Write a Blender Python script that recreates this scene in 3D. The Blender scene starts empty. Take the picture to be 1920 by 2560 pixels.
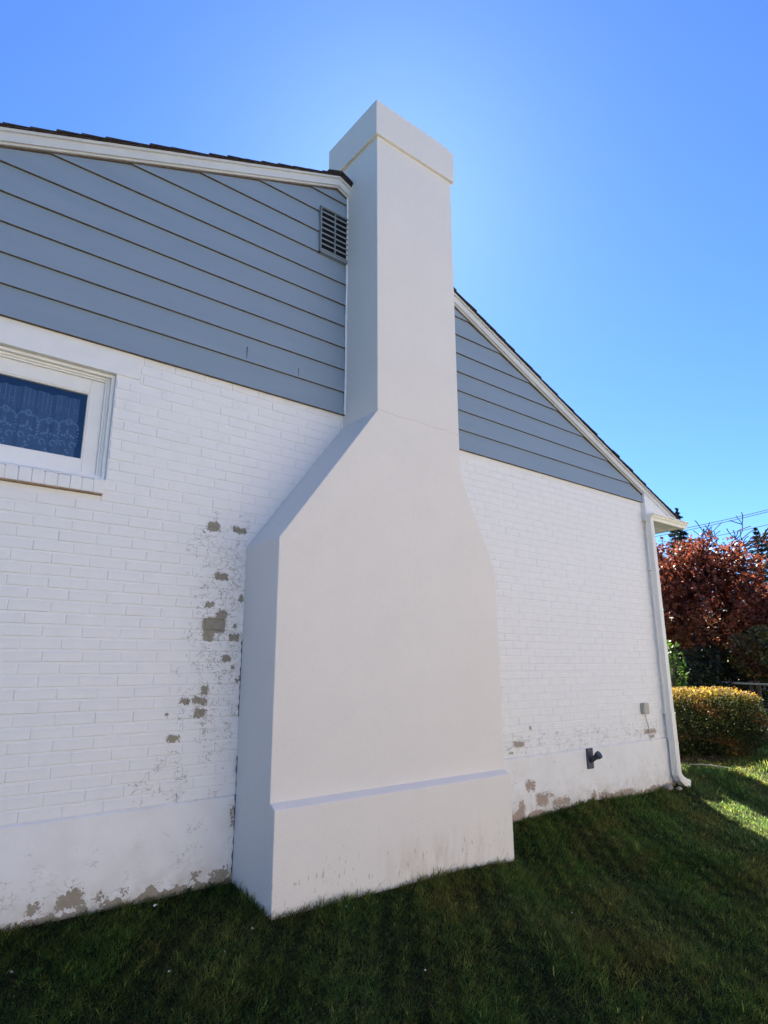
import bpy, bmesh, math, random
import numpy as np
from mathutils import Vector, Matrix
R = math.radians
random.seed(7); rng = np.random.default_rng(7)
S = bpy.context.scene
col = S.collection

# ------------------------------------------------------------------ camera
CAM = Vector((-1.8231, -4.0645, -0.2556)); YAW, PITCH, ROLL, F = -0.67616, 0.24261, -0.00427, 1587.35
fw = Vector((-math.sin(YAW)*math.cos(PITCH), math.cos(YAW)*math.cos(PITCH), math.sin(PITCH)))
rt0 = Vector((math.cos(YAW), math.sin(YAW), 0)); up0 = rt0.cross(fw)
rt = rt0*math.cos(ROLL)+up0*math.sin(ROLL); up = -rt0*math.sin(ROLL)+up0*math.cos(ROLL)
cd = bpy.data.cameras.new('camera'); cam = bpy.data.objects.new('camera', cd); col.objects.link(cam)
cam.matrix_world = Matrix(((rt.x, up.x, -fw.x, CAM.x), (rt.y, up.y, -fw.y, CAM.y), (rt.z, up.z, -fw.z, CAM.z), (0, 0, 0, 1)))
cd.sensor_fit = 'VERTICAL'; cd.sensor_height = 24; cd.lens = F/2560*24; cd.clip_end = 2000; cd.clip_start = 0.05
S.camera = cam
def at(px, py, d):           # world point seen at pixel (full-size photo) at horizontal distance d
    r = fw + rt*((px-960)/F) - up*((py-1280)/F)
    return CAM + r*(d/math.hypot(r.x, r.y))

# ------------------------------------------------------------------ light
SAZ, SEL = 39.8, 41.3
w = bpy.data.worlds.new('World'); S.world = w; w.use_nodes = True
nt = w.node_tree; bg = nt.nodes['Background']
sky = nt.nodes.new('ShaderNodeTexSky'); sky.sky_type = 'NISHITA'; sky.sun_disc = False
sky.sun_elevation = R(SEL); sky.sun_rotation = R(SAZ); sky.altitude = 0
sky.air_density = 1.0; sky.dust_density = 0.17; sky.ozone_density = 3.0
tint = nt.nodes.new('ShaderNodeMix'); tint.data_type = 'RGBA'; tint.blend_type = 'MULTIPLY'; tint.inputs[0].default_value = 1
tint.inputs[7].default_value = (.46, .71, 1.13, 1)      # this camera's saturated blue
nt.links.new(sky.outputs[0], tint.inputs[6]); nt.links.new(tint.outputs[2], bg.inputs[0]); bg.inputs[1].default_value = 0.05
sl = bpy.data.lights.new('sun', 'SUN'); so = bpy.data.objects.new('sun', sl); col.objects.link(so)
sl.energy = 5.0; sl.angle = R(0.5); sl.color = (1, 0.93, 0.83)
sd = Vector((math.sin(R(SAZ))*math.cos(R(SEL)), math.cos(R(SAZ))*math.cos(R(SEL)), math.sin(R(SEL))))
so.rotation_euler = sd.to_track_quat('Z', 'Y').to_euler(); so.location = (10, 10, 20)
S.view_settings.view_transform = 'Standard'; S.view_settings.look = 'None'
S.view_settings.exposure = 2.06; S.view_settings.gamma = 1

# ------------------------------------------------------------------ helpers
def tag(o, label=None, cat=None, group=None, kind=None):
    if label: o['label'] = label
    if cat: o['category'] = cat
    if group: o['group'] = group
    if kind: o['kind'] = kind
    return o
def empty(name, loc, label, cat, group=None):
    o = bpy.data.objects.new(name, None); col.objects.link(o); o.location = loc
    o.empty_display_size = .2
    return tag(o, label, cat, group)
def par(o, p):
    if p is not None:
        o.parent = p; o.matrix_parent_inverse = Matrix.Translation(-p.location if p.parent is None else Vector((0, 0, 0)))
    return o
class MB:
    def __init__(s): s.v = []; s.f = []
    def add(s, vs, fs):
        n = len(s.v); s.v += [tuple(v) for v in vs]; s.f += [tuple(i+n for i in f) for f in fs]
    def box(s, a, b):
        x0, y0, z0 = a; x1, y1, z1 = b
        s.add([(x0,y0,z0),(x1,y0,z0),(x1,y1,z0),(x0,y1,z0),(x0,y0,z1),(x1,y0,z1),(x1,y1,z1),(x0,y1,z1)],
              [(0,3,2,1),(4,5,6,7),(0,1,5,4),(1,2,6,5),(2,3,7,6),(3,0,4,7)])
    def prism_y(s, pts, y0, y1):     # pts (x,z) counter-clockwise seen from -y
        n = len(pts)
        s.add([(x, y0, z) for x, z in pts]+[(x, y1, z) for x, z in pts],
              [tuple(range(n)), tuple(range(2*n-1, n-1, -1))]+[((i+1) % n, i, n+i, n+(i+1) % n) for i in range(n)])
    def prism_x(s, pts, x0, x1):     # pts (y,z)
        n = len(pts)
        s.add([(x0, y, z) for y, z in pts]+[(x1, y, z) for y, z in pts],
              [tuple(range(n-1, -1, -1)), tuple(range(n, 2*n))]+[(i, (i+1) % n, n+(i+1) % n, n+i) for i in range(n)])
    def tube(s, pts, rads, n=8, cap=True):
        pts = [Vector(p) for p in pts]; rings = []
        k0 = len(s.v)
        for i, p in enumerate(pts):
            d = (pts[min(i+1, len(pts)-1)]-pts[max(i-1, 0)]).normalized()
            a = d.cross(Vector((0, 0, 1)) if abs(d.z) < .9 else Vector((1, 0, 0))).normalized(); b = d.cross(a)
            r = rads[i] if hasattr(rads, '__len__') else rads
            for j in range(n):
                t = 2*math.pi*j/n; s.v.append(tuple(p+a*(r*math.cos(t))+b*(r*math.sin(t))))
        for i in range(len(pts)-1):
            for j in range(n):
                s.f.append((k0+i*n+j, k0+i*n+(j+1) % n, k0+(i+1)*n+(j+1) % n, k0+(i+1)*n+j))
        if cap:
            s.f.append(tuple(k0+j for j in range(n-1, -1, -1))); s.f.append(tuple(k0+(len(pts)-1)*n+j for j in range(n)))
    def build(s, name, mat, parent=None, bevel=0, smooth=False, seg=2):
        me = bpy.data.meshes.new(name); me.from_pydata(s.v, [], s.f)
        if bevel or smooth or True:
            bm = bmesh.new(); bm.from_mesh(me); bmesh.ops.recalc_face_normals(bm, faces=bm.faces[:]) if len(s.f) < 60000 else None
            bm.to_mesh(me); bm.free()
        o = bpy.data.objects.new(name, me); col.objects.link(o); me.materials.append(mat)
        if smooth:
            for p in me.polygons: p.use_smooth = True
        if bevel:
            m = o.modifiers.new('b', 'BEVEL'); m.width = bevel; m.segments = seg; m.limit_method = 'ANGLE'; m.angle_limit = R(25)
        return par(o, parent)

# ------------------------------------------------------------------ node materials
class N:
    def __init__(s, name, rough=.7, spec=.3):
        s.m = bpy.data.materials.new(name); s.m.use_nodes = True; s.t = s.m.node_tree; s.b = s.t.nodes['Principled BSDF']
        s.b.inputs['Roughness'].default_value = rough; s.b.inputs['Specular IOR Level'].default_value = spec
        s.tc = s.n('ShaderNodeTexCoord').outputs['Object']
    def n(s, t, **k):
        x = s.t.nodes.new(t)
        for a, b in k.items(): setattr(x, a, b)
        return x
    def put(s, x, v):
        if hasattr(v, 'is_linked') or isinstance(v, bpy.types.NodeSocket): s.t.links.new(v, x)
        else: x.default_value = v
    def math(s, op, a, b=0.0, c=None, clamp=False):
        x = s.n('ShaderNodeMath', operation=op, use_clamp=clamp); s.put(x.inputs[0], a); s.put(x.inputs[1], b)
        if c is not None: s.put(x.inputs[2], c)
        return x.outputs[0]
    def vm(s, op, a, b=(0, 0, 0), c=None, out=0):
        x = s.n('ShaderNodeVectorMath', operation=op); s.put(x.inputs[0], a); s.put(x.inputs[1], b)
        if c is not None: s.put(x.inputs[2], c)
        return x.outputs[out]
    def noise(s, sc, det=4, vec=None, rough=.55, out=0, scale3=None):
        v = vec or s.tc
        if scale3: v = s.vm('MULTIPLY', v, scale3)
        x = s.n('ShaderNodeTexNoise'); s.put(x.inputs['Vector'], v); x.inputs['Scale'].default_value = sc
        x.inputs['Detail'].default_value = det; x.inputs['Roughness'].default_value = rough
        return x.outputs[out]
    def ramp(s, v, lo, hi, smooth=False):
        x = s.n('ShaderNodeMapRange'); s.put(x.inputs['Value'], v); x.inputs['From Min'].default_value = lo; x.inputs['From Max'].default_value = hi
        if smooth: x.interpolation_type = 'SMOOTHSTEP'
        return x.outputs[0]
    def mix(s, f, a, b):
        x = s.n('ShaderNodeMix', data_type='RGBA'); s.put(x.inputs[0], f)
        s.put(x.inputs[6], (*a, 1) if isinstance(a, tuple) else a); s.put(x.inputs[7], (*b, 1) if isinstance(b, tuple) else b)
        return x.outputs[2]
    def color(s, c): s.put(s.b.inputs['Base Color'], (*c, 1) if isinstance(c, tuple) else c)
    def bump(s, h, strength=.3, dist=.01, prev=None):
        x = s.n('ShaderNodeBump'); x.inputs['Strength'].default_value = strength; x.inputs['Distance'].default_value = dist
        s.put(x.inputs['Height'], h)
        if prev is not None: s.put(x.inputs['Normal'], prev)
        s.t.links.new(x.outputs[0], s.b.inputs['Normal']); return x.outputs[0]
    def sep(s, v=None):
        x = s.n('ShaderNodeSeparateXYZ'); s.put(x.inputs[0], v or s.tc); return x.outputs
    def patches(s, lst, amp=.05):
        n1 = s.vm('SUBTRACT', s.noise(14, 2, out=1), (.5, .5, .5)); n2 = s.vm('SUBTRACT', s.noise(70, 2, out=1), (.5, .5, .5))
        p = s.vm('ADD', s.tc, s.vm('ADD', s.vm('SCALE', n1), s.vm('SCALE', n2)))
        for nd in s.t.nodes:
            if nd.type == 'VECT_MATH' and nd.operation == 'SCALE' and nd.inputs['Scale'].default_value == 1.0:
                nd.inputs['Scale'].default_value = amp if 'a' not in nd else 0
        d = None
        for (x, z, rx, rz) in lst:
            v = s.vm('MULTIPLY_ADD', p, (1/rx, 0, 1/rz), (-x/rx, 0, -z/rz)); l = s.vm('LENGTH', s.vm('MULTIPLY', v, v), out=1)
            d = l if d is None else s.math('MINIMUM', d, l)
        return s.math('LESS_THAN', d, 1.0), d

def simple(name, c, rough=.6, spec=.3, var=.06, sc=6, bump=0, bsc=80):
    m = N(name, rough, spec); n = m.noise(sc, 5)
    dk = tuple(x*(1-var) for x in c); lt = tuple(min(1, x*(1+var)) for x in c)
    m.color(m.mix(m.ramp(n, .3, .7), dk, lt))
    if bump: m.bump(m.noise(bsc, 4), bump, .004)
    return m.m

WHITE = (.80, .79, .765)
BARE = (.27, .24, .185)
PL = [(-0.068,0.701,0.047,0.028),(0.129,0.703,0.052,0.026),(0.013,0.361,0.043,0.024),(-0.063,0.163,0.036,0.019),(0.024,0.1,0.042,0.034),
 (-0.024,0.045,0.084,0.042),(-0.017,0.012,0.076,0.029),(-0.052,-0.036,0.045,0.033),(0.127,-0.041,0.037,0.029),(0.134,0.032,0.013,0.015),
 (0.079,-0.18,0.029,0.021),(0.131,-0.246,0.013,0.014),(0.159,-0.322,0.011,0.01),(-0.059,-0.384,0.023,0.027),(-0.182,-0.448,0.028,0.018),
 (-0.091,-0.449,0.049,0.024),(-0.081,-0.525,0.036,0.027),(-0.25,-0.665,0.043,0.022),(-0.296,-0.529,0.009,0.009),(0.166,0.226,0.017,0.025),(-0.131,0.654,0.013,0.01),
 (3.016,-0.932,0.072,0.022),(3.198,-0.802,0.015,0.019),(2.909,-1.004,0.023,0.01),(5.318,-0.959,0.12,0.022),(5.344,-1.012,0.06,0.012)]
PF = [(-0.768,-1.455,0.05,0.042),(-0.701,-1.478,0.035,0.03),(-0.924,-1.47,0.035,0.025),(-0.045,-1.472,0.025,0.018),(0.114,-1.495,0.06,0.038),
 (-0.462,-1.479,0.02,0.014),(-0.6,-1.476,0.024,0.015),(3.14,-1.3,0.06,0.04),(3.299,-1.434,0.087,0.055),(3.427,-1.415,0.032,0.013),(3.58,-1.49,0.13,0.035),
 (2.966,-1.528,0.081,0.05),(3.01,-1.47,0.036,0.043),(4.115,-1.50,0.045,0.04),(4.291,-1.51,0.09,0.028),(4.662,-1.53,0.175,0.03),(.17,-1.17,.016,.05)]
def painted(name, lst, foundation=False):
    m = N(name, .55, .3)
    m1, d = m.patches(lst, .048 if not foundation else .11)
    x, y, z = m.sep()
    fine = m.noise(9, 6); base = m.mix(m.ramp(fine, .3, .7), tuple(c*.955 for c in WHITE), WHITE)
    bx, bz = (.0, .1) if not foundation else (3.6, -1.35)
    dx = m.math('SUBTRACT', x, bx)
    if not foundation:
        # flaking zone beside the chimney and along the lowest courses to its right
        za = m.math('MULTIPLY', m.ramp(m.math('ABSOLUTE', m.math('SUBTRACT', x, .02)), .36, .12), m.ramp(m.math('ABSOLUTE', m.math('SUBTRACT', z, .0)), .95, .6))
        zb = m.math('MULTIPLY', m.ramp(m.math('ABSOLUTE', m.math('SUBTRACT', x, 4.1)), 1.7, 1.3), m.ramp(z, -.72, -.88))
        zc = m.math('MULTIPLY', m.ramp(m.math('ABSOLUTE', m.math('SUBTRACT', x, -.2)), .45, .2), m.ramp(z, -.62, -.8))
        zone = m.math('MAXIMUM', m.math('MAXIMUM', za, m.math('MULTIPLY', zb, .7)), m.math('MULTIPLY', zc, .6))
    else:
        zone = m.math('MAXIMUM', m.math('MULTIPLY', m.ramp(z, -1.05, -1.45), .75), .1)
    crk = m.math('ABSOLUTE', m.math('SUBTRACT', m.noise(10, 3, scale3=(1, 1, 2.2)), .5))
    crk = m.math('LESS_THAN', crk, .0075)
    crk2 = m.math('LESS_THAN', m.math('ABSOLUTE', m.math('SUBTRACT', m.noise(19, 3), .47)), .013)
    gate = m.math('GREATER_THAN', m.math('ADD', m.noise(7, 2), m.math('MULTIPLY', zone, .28)), .69)
    gate2 = m.math('GREATER_THAN', m.math('ADD', m.noise(12, 2, vec=m.vm('ADD', m.tc, (5, 3, 9))), m.math('MULTIPLY', zone, .2)), .735)
    crk = m.math('MAXIMUM', m.math('MULTIPLY', crk, gate), m.math('MULTIPLY', crk2, gate2))
    spots = m.math('GREATER_THAN', m.math('ADD', m.noise(75, 1), m.math('MULTIPLY', zone, .07)), .83 if not foundation else .82)
    crk = m.math('MULTIPLY', m.math('MAXIMUM', crk, spots), m.math('GREATER_THAN', zone, .05))
    mask = m1
    if foundation:
        band = m.math('ADD', z, m.math('MULTIPLY', m.math('SUBTRACT', m.noise(8, 6), .5), -.26))
        left = m.math('LESS_THAN', x, .3)
        thr = m.math('ADD', m.math('MULTIPLY', left, .03), -1.54)
        mask = m.math('MAXIMUM', mask, m.math('LESS_THAN', band, thr))
        # grime and scuffs
        base = m.mix(m.math('MULTIPLY', m.ramp(m.noise(4, 6), .45, .75), .35), base, (.60, .57, .50))
        base = m.mix(m.math('MULTIPLY', m.math('MULTIPLY', m.ramp(z, -1.36, -1.55), m.ramp(m.noise(10, 5), .35, .65)), .7), base, (.44, .37, .28))
    bare = m.mix(m.ramp(m.noise(25, 5), .3, .7), tuple(c*.8 for c in BARE), tuple(c*1.25 for c in BARE))
    rim = m.math('MULTIPLY', m.math('LESS_THAN', d, 1.5), m.math('GREATER_THAN', d, .99))
    base = m.mix(m.math('MULTIPLY', rim, .35), base, (.50, .48, .43))
    bare = m.mix(m.math('GREATER_THAN', x, 1.5), m.mix(.4, bare, (.36, .30, .23)) if foundation else bare, (.38, .30, .24))
    c = m.mix(mask, base, bare)
    c = m.mix(m.math('MULTIPLY', crk, .75 if not foundation else .4), c, (.30, .28, .24))
    m.color(c)
    h = m.math('ADD', m.math('MULTIPLY', m.noise(45, 5), .5), m.math('MULTIPLY', m.noise(170, 3), .25))
    nb = m.bump(h, .35, .006)
    m.bump(m.math('SUBTRACT', m.math('SUBTRACT', 1.0, mask), m.math('MULTIPLY', crk, .5)), .8, .002, nb)
    return m.m
M = {}
M['brick'] = painted('painted brick', PL)
M['found'] = painted('painted parging', PF, True)
M['trim'] = simple('white trim paint', (.78, .775, .74), .45, .4, .04, 8, .12, 60)
M['rake'] = simple('grey white rake paint', (.60, .61, .60), .55, .3, .06, 5, .12, 60)
M['cream'] = simple('cream gutter enamel', (.80, .775, .70), .35, .5, .03, 10, .05, 40)
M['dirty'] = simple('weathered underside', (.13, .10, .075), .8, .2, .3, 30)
M['dark'] = simple('dark void', (.015, .015, .018), .9, .1)
M['caulk'] = simple('caulk', (.8, .8, .8), .5, .3)
def stucco():
    m = N('fine stucco', .8, .25)
    x, y, z = m.sep()
    n = m.noise(3, 5); c = m.mix(m.ramp(n, .3, .7), (.735, .693, .63), (.76, .715, .65))
    pt = m.noise(38, 3); c = m.mix(m.math('MULTIPLY', m.ramp(pt, .56, .7), .07), c, (.5, .46, .4))
    low = m.ramp(z, -1.15, -1.5); front = m.math('LESS_THAN', y, -.45)
    pit = m.math('GREATER_THAN', m.math('ADD', m.noise(42, 2, scale3=(1, 1, .35)), m.math('MULTIPLY', low, .09)), .735)
    c = m.mix(m.math('MULTIPLY', m.math('MULTIPLY', m.math('MULTIPLY', pit, front), m.math('ADD', low, .12)), .5), c, (.36, .30, .23))
    rightish = m.math('MULTIPLY', m.ramp(m.math('ABSOLUTE', m.math('SUBTRACT', x, 1.55)), .7, .2), m.ramp(z, -1.32, -1.5))
    st = m.math('MULTIPLY', rightish, m.ramp(m.noise(14, 5, scale3=(1, 1, .3)), .4, .65))
    c = m.mix(m.math('MULTIPLY', m.math('MULTIPLY', st, front), .5), c, (.50, .41, .30))
    m.color(c)
    h = m.math('ADD', m.math('MULTIPLY', m.noise(95, 3), .55), m.math('MULTIPLY', m.noise(9, 3), .28))
    m.bump(h, .8, .006)
    return m.m
M['stucco'] = stucco()
def siding_m():
    m = N('grey blue siding', .5, .35)
    n = m.noise(1, 5, scale3=(1.2, 1, 9)); c = m.mix(m.ramp(n, .3, .7), (.222, .288, .350), (.245, .312, .374))
    c = m.mix(m.math('MULTIPLY', m.ramp(m.noise(2.5, 4), .5, .8), .2), c, (.24, .32, .41))
    m.color(c); m.bump(m.noise(60, 4, scale3=(.12, 1, 1)), .12, .003); return m.m
M['siding'] = siding_m()
def shingle():
    m = N('asphalt shingle', .9, .2)
    n = m.noise(60, 4); m.color(m.mix(m.ramp(n, .35, .65), (.025, .02, .022), (.07, .055, .055))); m.bump(m.noise(200, 2), .5, .003); return m.m
M['shingle'] = shingle()
def ground_m():
    m = N('lawn soil', .95, .1)
    n = m.noise(2.2, 6); c = m.mix(m.ramp(n, .35, .65), (.016, .018, .008), (.034, .03, .014))
    n2 = m.noise(35, 4); c = m.mix(m.ramp(n2, .4, .6), c, (.02, .028, .009))
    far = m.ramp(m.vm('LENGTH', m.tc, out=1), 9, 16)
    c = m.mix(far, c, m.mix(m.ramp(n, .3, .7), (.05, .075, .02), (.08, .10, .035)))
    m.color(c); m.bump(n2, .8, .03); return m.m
M['ground'] = ground_m()
def leaf_m(name, trans=.45, rough=.5, gl=.25, k=(1.5, 1.4, .7)):
    m = bpy.data.materials.new(name); m.use_nodes = True; t = m.node_tree; t.nodes.clear()
    o = t.nodes.new('ShaderNodeOutputMaterial'); a = t.nodes.new('ShaderNodeAttribute'); a.attribute_name = 'Col'
    p = t.nodes.new('ShaderNodeBsdfPrincipled'); tr = t.nodes.new('ShaderNodeBsdfTranslucent'); mx = t.nodes.new('ShaderNodeMixShader')
    p.inputs['Roughness'].default_value = rough; p.inputs['Specular IOR Level'].default_value = gl
    g = t.nodes.new('ShaderNodeMix'); g.data_type = 'RGBA'; g.blend_type = 'MULTIPLY'; g.inputs[0].default_value = 1
    t.links.new(a.outputs[0], p.inputs['Base Color']); t.links.new(a.outputs[0], g.inputs[6]); g.inputs[7].default_value = (*k, 1)
    t.links.new(g.outputs[2], tr.inputs[0])
    mx.inputs[0].default_value = trans; t.links.new(p.outputs[0], mx.inputs[1]); t.links.new(tr.outputs[0], mx.inputs[2]); t.links.new(mx.outputs[0], o.inputs[0])
    return m
M['grass'] = leaf_m('grass blade', .5, .55, .08, (14.5, 16.5, 6.5))
M['leaf'] = leaf_m('leaf', .45, .4, .5, (1.9, 1.6, .8))
M['maple'] = leaf_m('maple leaf', .45, .5, .3, (1.5, 1.3, .8))
M['hedge'] = leaf_m('hedge leaf', .45, .6, .2, (1.7, 1.6, .8))
M['needle'] = leaf_m('needle', .15, .6, .15)
M['bark'] = simple('bark', (.07, .055, .045), .9, .15, .3, 20, .5, 30)

def np_mesh(name, V, Fc, cols=None, mat=None, parent=None):
    """V (n,3), Fc (m,k) faces all of k corners, cols (n,3) point colours"""
    me = bpy.data.meshes.new(name); n, (m_, k) = len(V), Fc.shape
    me.vertices.add(n); me.vertices.foreach_set('co', V.astype(np.float32).ravel())
    me.loops.add(m_*k); me.loops.foreach_set('vertex_index', Fc.astype(np.int32).ravel())
    me.polygons.add(m_); me.polygons.foreach_set('loop_start', np.arange(0, m_*k, k, dtype=np.int32))
    me.update(calc_edges=True)
    if cols is not None:
        a = me.color_attributes.new('Col', 'FLOAT_COLOR', 'POINT'); c = np.ones((n, 4), np.float32); c[:, :3] = cols; a.data.foreach_set('color', c.ravel())
    o = bpy.data.objects.new(name, me); col.objects.link(o)
    if mat: me.materials.append(mat)
    return par(o, parent)
def unit(a): return a/np.maximum(np.linalg.norm(a, axis=1, keepdims=True), 1e-9)
def leaves(name, P, size, cols, mat, parent=None, aspect=.6, upbias=.3, droop=None):
    n = len(P); nrm = unit(rng.normal(size=(n, 3))+np.array([0, 0, upbias])); t = unit(np.cross(nrm, rng.normal(size=(n, 3)))) if droop is None else droop
    b = unit(np.cross(nrm, t)); s = (size*rng.uniform(.6, 1.35, n))[:, None]
    fold = nrm*s*.15
    V = np.stack([P-t*s*.5, P+b*s*.5*aspect+fold, P+t*s*.5, P-b*s*.5*aspect+fold], 1).reshape(-1, 3)
    Fc = np.arange(4*n).reshape(n, 4)
    return np_mesh(name, V, Fc, np.repeat(cols, 4, 0), mat, parent)
def jit(c, n, v=.25, hv=.08):
    c = np.array(c)[None]*np.exp(rng.normal(0, v, (n, 1)))*np.exp(rng.normal(0, hv, (n, 3))); return np.clip(c, 0, 1)
def vnoise(P, sc, seed=0):
    r = np.random.default_rng(seed); f = np.zeros(len(P))
    for k in range(6):
        d = r.normal(size=P.shape[1])*sc*(1+.5*k); f += np.sin(P@d+r.uniform(0, 6.28))/(1+.3*k)
    return f/2.2

# ------------------------------------------------------------------ ground
def gz(x, y):
    x = np.asarray(x, float); y = np.asarray(y, float); yn = np.minimum(y, 0)
    s = -1.568+.04*np.clip((.3-x)/1.35, 0, 1)+.10*np.maximum(yn, -1)+.035*np.minimum(np.maximum(yn+1, -8), 0)
    s = s-.022*np.clip(x, 0, 2.3)*np.clip(-yn/.5, 0, 1)-.03*np.clip(x-6, 0, 3)
    fade = np.clip(1.3-np.hypot(x, y)/14, 0, 1)
    return s+fade*.012*(np.sin(2.1*x+.7*y)+np.sin(1.3*y-2.9*x+1)+.5*np.sin(5*x+3*y))
gx = np.concatenate([[-400, -150, -60, -30, -15], np.arange(-9, 18.01, .2), [24, 35, 60, 100, 200, 400]])
gy = np.concatenate([[-400, -150, -60, -30, -16], np.arange(-10, 12.01, .2), [16, 24, 35, 60, 100, 200, 400]])
X, Y = np.meshgrid(gx, gy); nx, ny = len(gx), len(gy)
V = np.stack([X, Y, gz(X, Y)], -1).reshape(-1, 3)
i, j = np.meshgrid(np.arange(nx-1), np.arange(ny-1)); q = (j*nx+i).ravel()
g = np_mesh('ground', V, np.stack([q, q+1, q+nx+1, q+nx], 1), None, M['ground']); tag(g, kind='structure')
for p in g.data.polygons: p.use_smooth = True

# added unseen concrete drive behind the camera, bouncing warm sunlight onto the shaded gable
M['concrete'] = simple('pale concrete', (.40, .37, .31), .9, .2, .1, 2, .3, 60)
mb = MB(); mb.box((-22, -8.7, -1.98), (26, -7.2, -1.80)); tag(mb.build('added_drive', M['concrete']), kind='structure')

nb = empty('added_house', (9, -9, -1.9), 'added long pale house behind the camera, unseen, bouncing sunlight onto the gable', 'house')  # unseen house added as a sunlit reflector for the gable
mb = MB(); mb.box((-4, -18, -2.0), (22, -8.8, 2.7)); mb.build('wall', simple('warm render', (.73, .665, .58), .9, .2, .05, 1), nb)
mb = MB(); mb.prism_x([(-18.6, 2.7), (-13.4, 4.4), (-8.4, 2.7)][::-1], -4.5, 22.5); mb.build('roof', simple('grey slates', (.06, .06, .06), .9, .2), nb)
for x_ in (-2, 5, 12, 19):
    mb = MB(); mb.box((x_, -8.79, -.6), (x_+1.3, -8.75, .9)); mb.build('window', simple('window grey', (.10, .12, .15), .3, .5), nb)
# ------------------------------------------------------------------ house
XW0, XW1, XSD, XR, ZR = -3.93, 5.745, 5.69, .885, 3.965    # wall ends, ridge x, top of siding at the ridge
SL, SR = .412, .430
def rake(x, dz=0): return ZR+dz-(SL*(XR-x) if x < XR else SR*(x-XR))
house = empty('house', (.9, 4, -1.6), 'white painted brick house with grey blue gable siding and a stucco chimney', 'house')
ZW, ZS, EXP = -1.046, 1.792, .2032
WX0, WX1, WZ0, WZ1 = -2.35, -.795, .893, 1.625     # window opening
# backing / mortar
mb = MB(); ym = .0043
for a, b in [((XW0, ym, -1.75), (WX0, .2, ZS+.02)), ((WX1, ym, -1.75), (XW1, .2, ZS+.02)), ((WX0, ym, -1.75), (WX1, .2, WZ0-.002)), ((WX0, ym, WZ1+.004), (WX1, .2, ZS+.02))]:
    mb.box(a, b)
ch = .0695
rows = int((ZS-ZW)/ch)+1; jo = .0095
for r_ in range(rows):
    z0 = ZW+r_*ch; z1 = min(z0+ch, ZS+.012)
    off = (0.0 if r_ % 2 else .107)+random.uniform(-.012, .012)
    x = XW0-off
    while x < XW1:
        ln = .2135+random.uniform(-.004, .004); a, b = max(x, XW0), min(x+ln, XW1); x += ln
        segs = [(a, b)]
        if z1 > .80 and z0 < WZ1+.14:
            lim = WX1 if z1 <= WZ1+.01 and z0 > .85 else (WX1-.018 if z0 < .895 else -.648)
            segs = [(s0, s1) for s0, s1 in ((a, min(b, WX0)), (max(a, lim), b)) if s1-s0 > .012]
        for a, b in segs:
            if b-a < .015: continue
            y = random.uniform(-.0015, .0015); t = random.uniform(-.0012, .0012); h = jo/2; bv = .004; rgt = a > 2; hk = .5 if rgt else 1; hx = random.choice((.0003, .0004, .0008)) if rgt else random.choice((.0008, .0015, .0025, .003)); bx_ = random.choice((.0006, .001, .002)) if rgt else random.choice((.002, .004)); t = t*.4 if rgt else t; y = y*.4 if rgt else y
            x0, x1, zz0, zz1 = a+hx, b-hx, z0+h*hk+random.uniform(-.001, .001), z1-h*hk+random.uniform(-.001, .001)
            if a == XW0: x0 = a
            if b == XW1: x1 = b-.002
            mb.add([(x0, ym+.001, zz0), (x1, ym+.001, zz0), (x1, ym+.001, zz1), (x0, ym+.001, zz1),
                    (x0+bx_, y+t, zz0+bv), (x1-bx_, y-t, zz0+bv), (x1-bx_, y-t, zz1-bv), (x0+bx_, y+t, zz1-bv)],
                   [(4, 5, 6, 7), (0, 1, 5, 4), (1, 2, 6, 5), (2, 3, 7, 6), (3, 0, 4, 7)])
mb.build('brick_wall', M['brick'], house)
# other walls
mb = MB(); mb.box((XW0, .2, -1.75), (XW0+.2, 12, 1.8)); mb.box((XW1-.2, .2, -1.75), (XW1, 12, 1.8)); mb.box((XW0+.2, 11.8, -1.75), (XW1-.2, 12, 1.8))
mb.build('side_wall', M['trim'], house)
# added rear wing, unseen behind the corner, shaped to shadow the lawn
mb = MB(); mb.box((XW1+.002, 1.69, -1.75), (7.27, 11.9, 1.15)); mb.build('added_wing_wall', M['trim'], house)
# foundation parging
mb = MB(); mb.prism_x([(-.013, -1.75), (.004, -1.75), (.004, ZW+.003), (-.003, ZW+.002), (-.013, ZW-.006)], XW0-.01, XW1+.004)
mb.build('foundation', M['found'], house)
# lintel band over the window
mb = MB(); mb.box((WX0-.14, -.0035, WZ1+.001), (-.651, .06, ZS+.012)); mb.build('lintel', M['trim'], house, .002)
# siding
mb = MB(); md = MB(); k = 0; z = ZS
while z < ZR:
    z1 = z+EXP+.012; zt = z+EXP
    def cut(zz): return XR-(ZR+.03-zz)/SL, XR+(ZR+.03-zz)/SR
    a0, b0 = cut(z); a1, b1 = cut(min(zt, ZR+.0299)); a0 = max(a0, XW0); a1 = max(a1, XW0); b0 = min(b0, XSD); b1 = min(b1, XSD)
    zt2 = min(zt, ZR+.0299)
    if z < 2.0: pass
    yb, yt = -.030, -.013
    ex = 2 if False else 0
    mb.add([(a0, yb, z), (b0, yb, z), (b1, yt, zt2), (a1, yt, zt2)], [(0, 1, 2, 3)])
    if b0 > b1+.001 or a1 > a0+.001:
        pass
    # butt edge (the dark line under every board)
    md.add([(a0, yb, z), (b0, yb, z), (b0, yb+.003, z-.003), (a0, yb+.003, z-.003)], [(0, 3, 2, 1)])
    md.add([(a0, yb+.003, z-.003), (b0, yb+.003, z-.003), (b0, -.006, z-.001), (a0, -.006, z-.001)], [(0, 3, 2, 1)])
    z += EXP; k += 1
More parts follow.
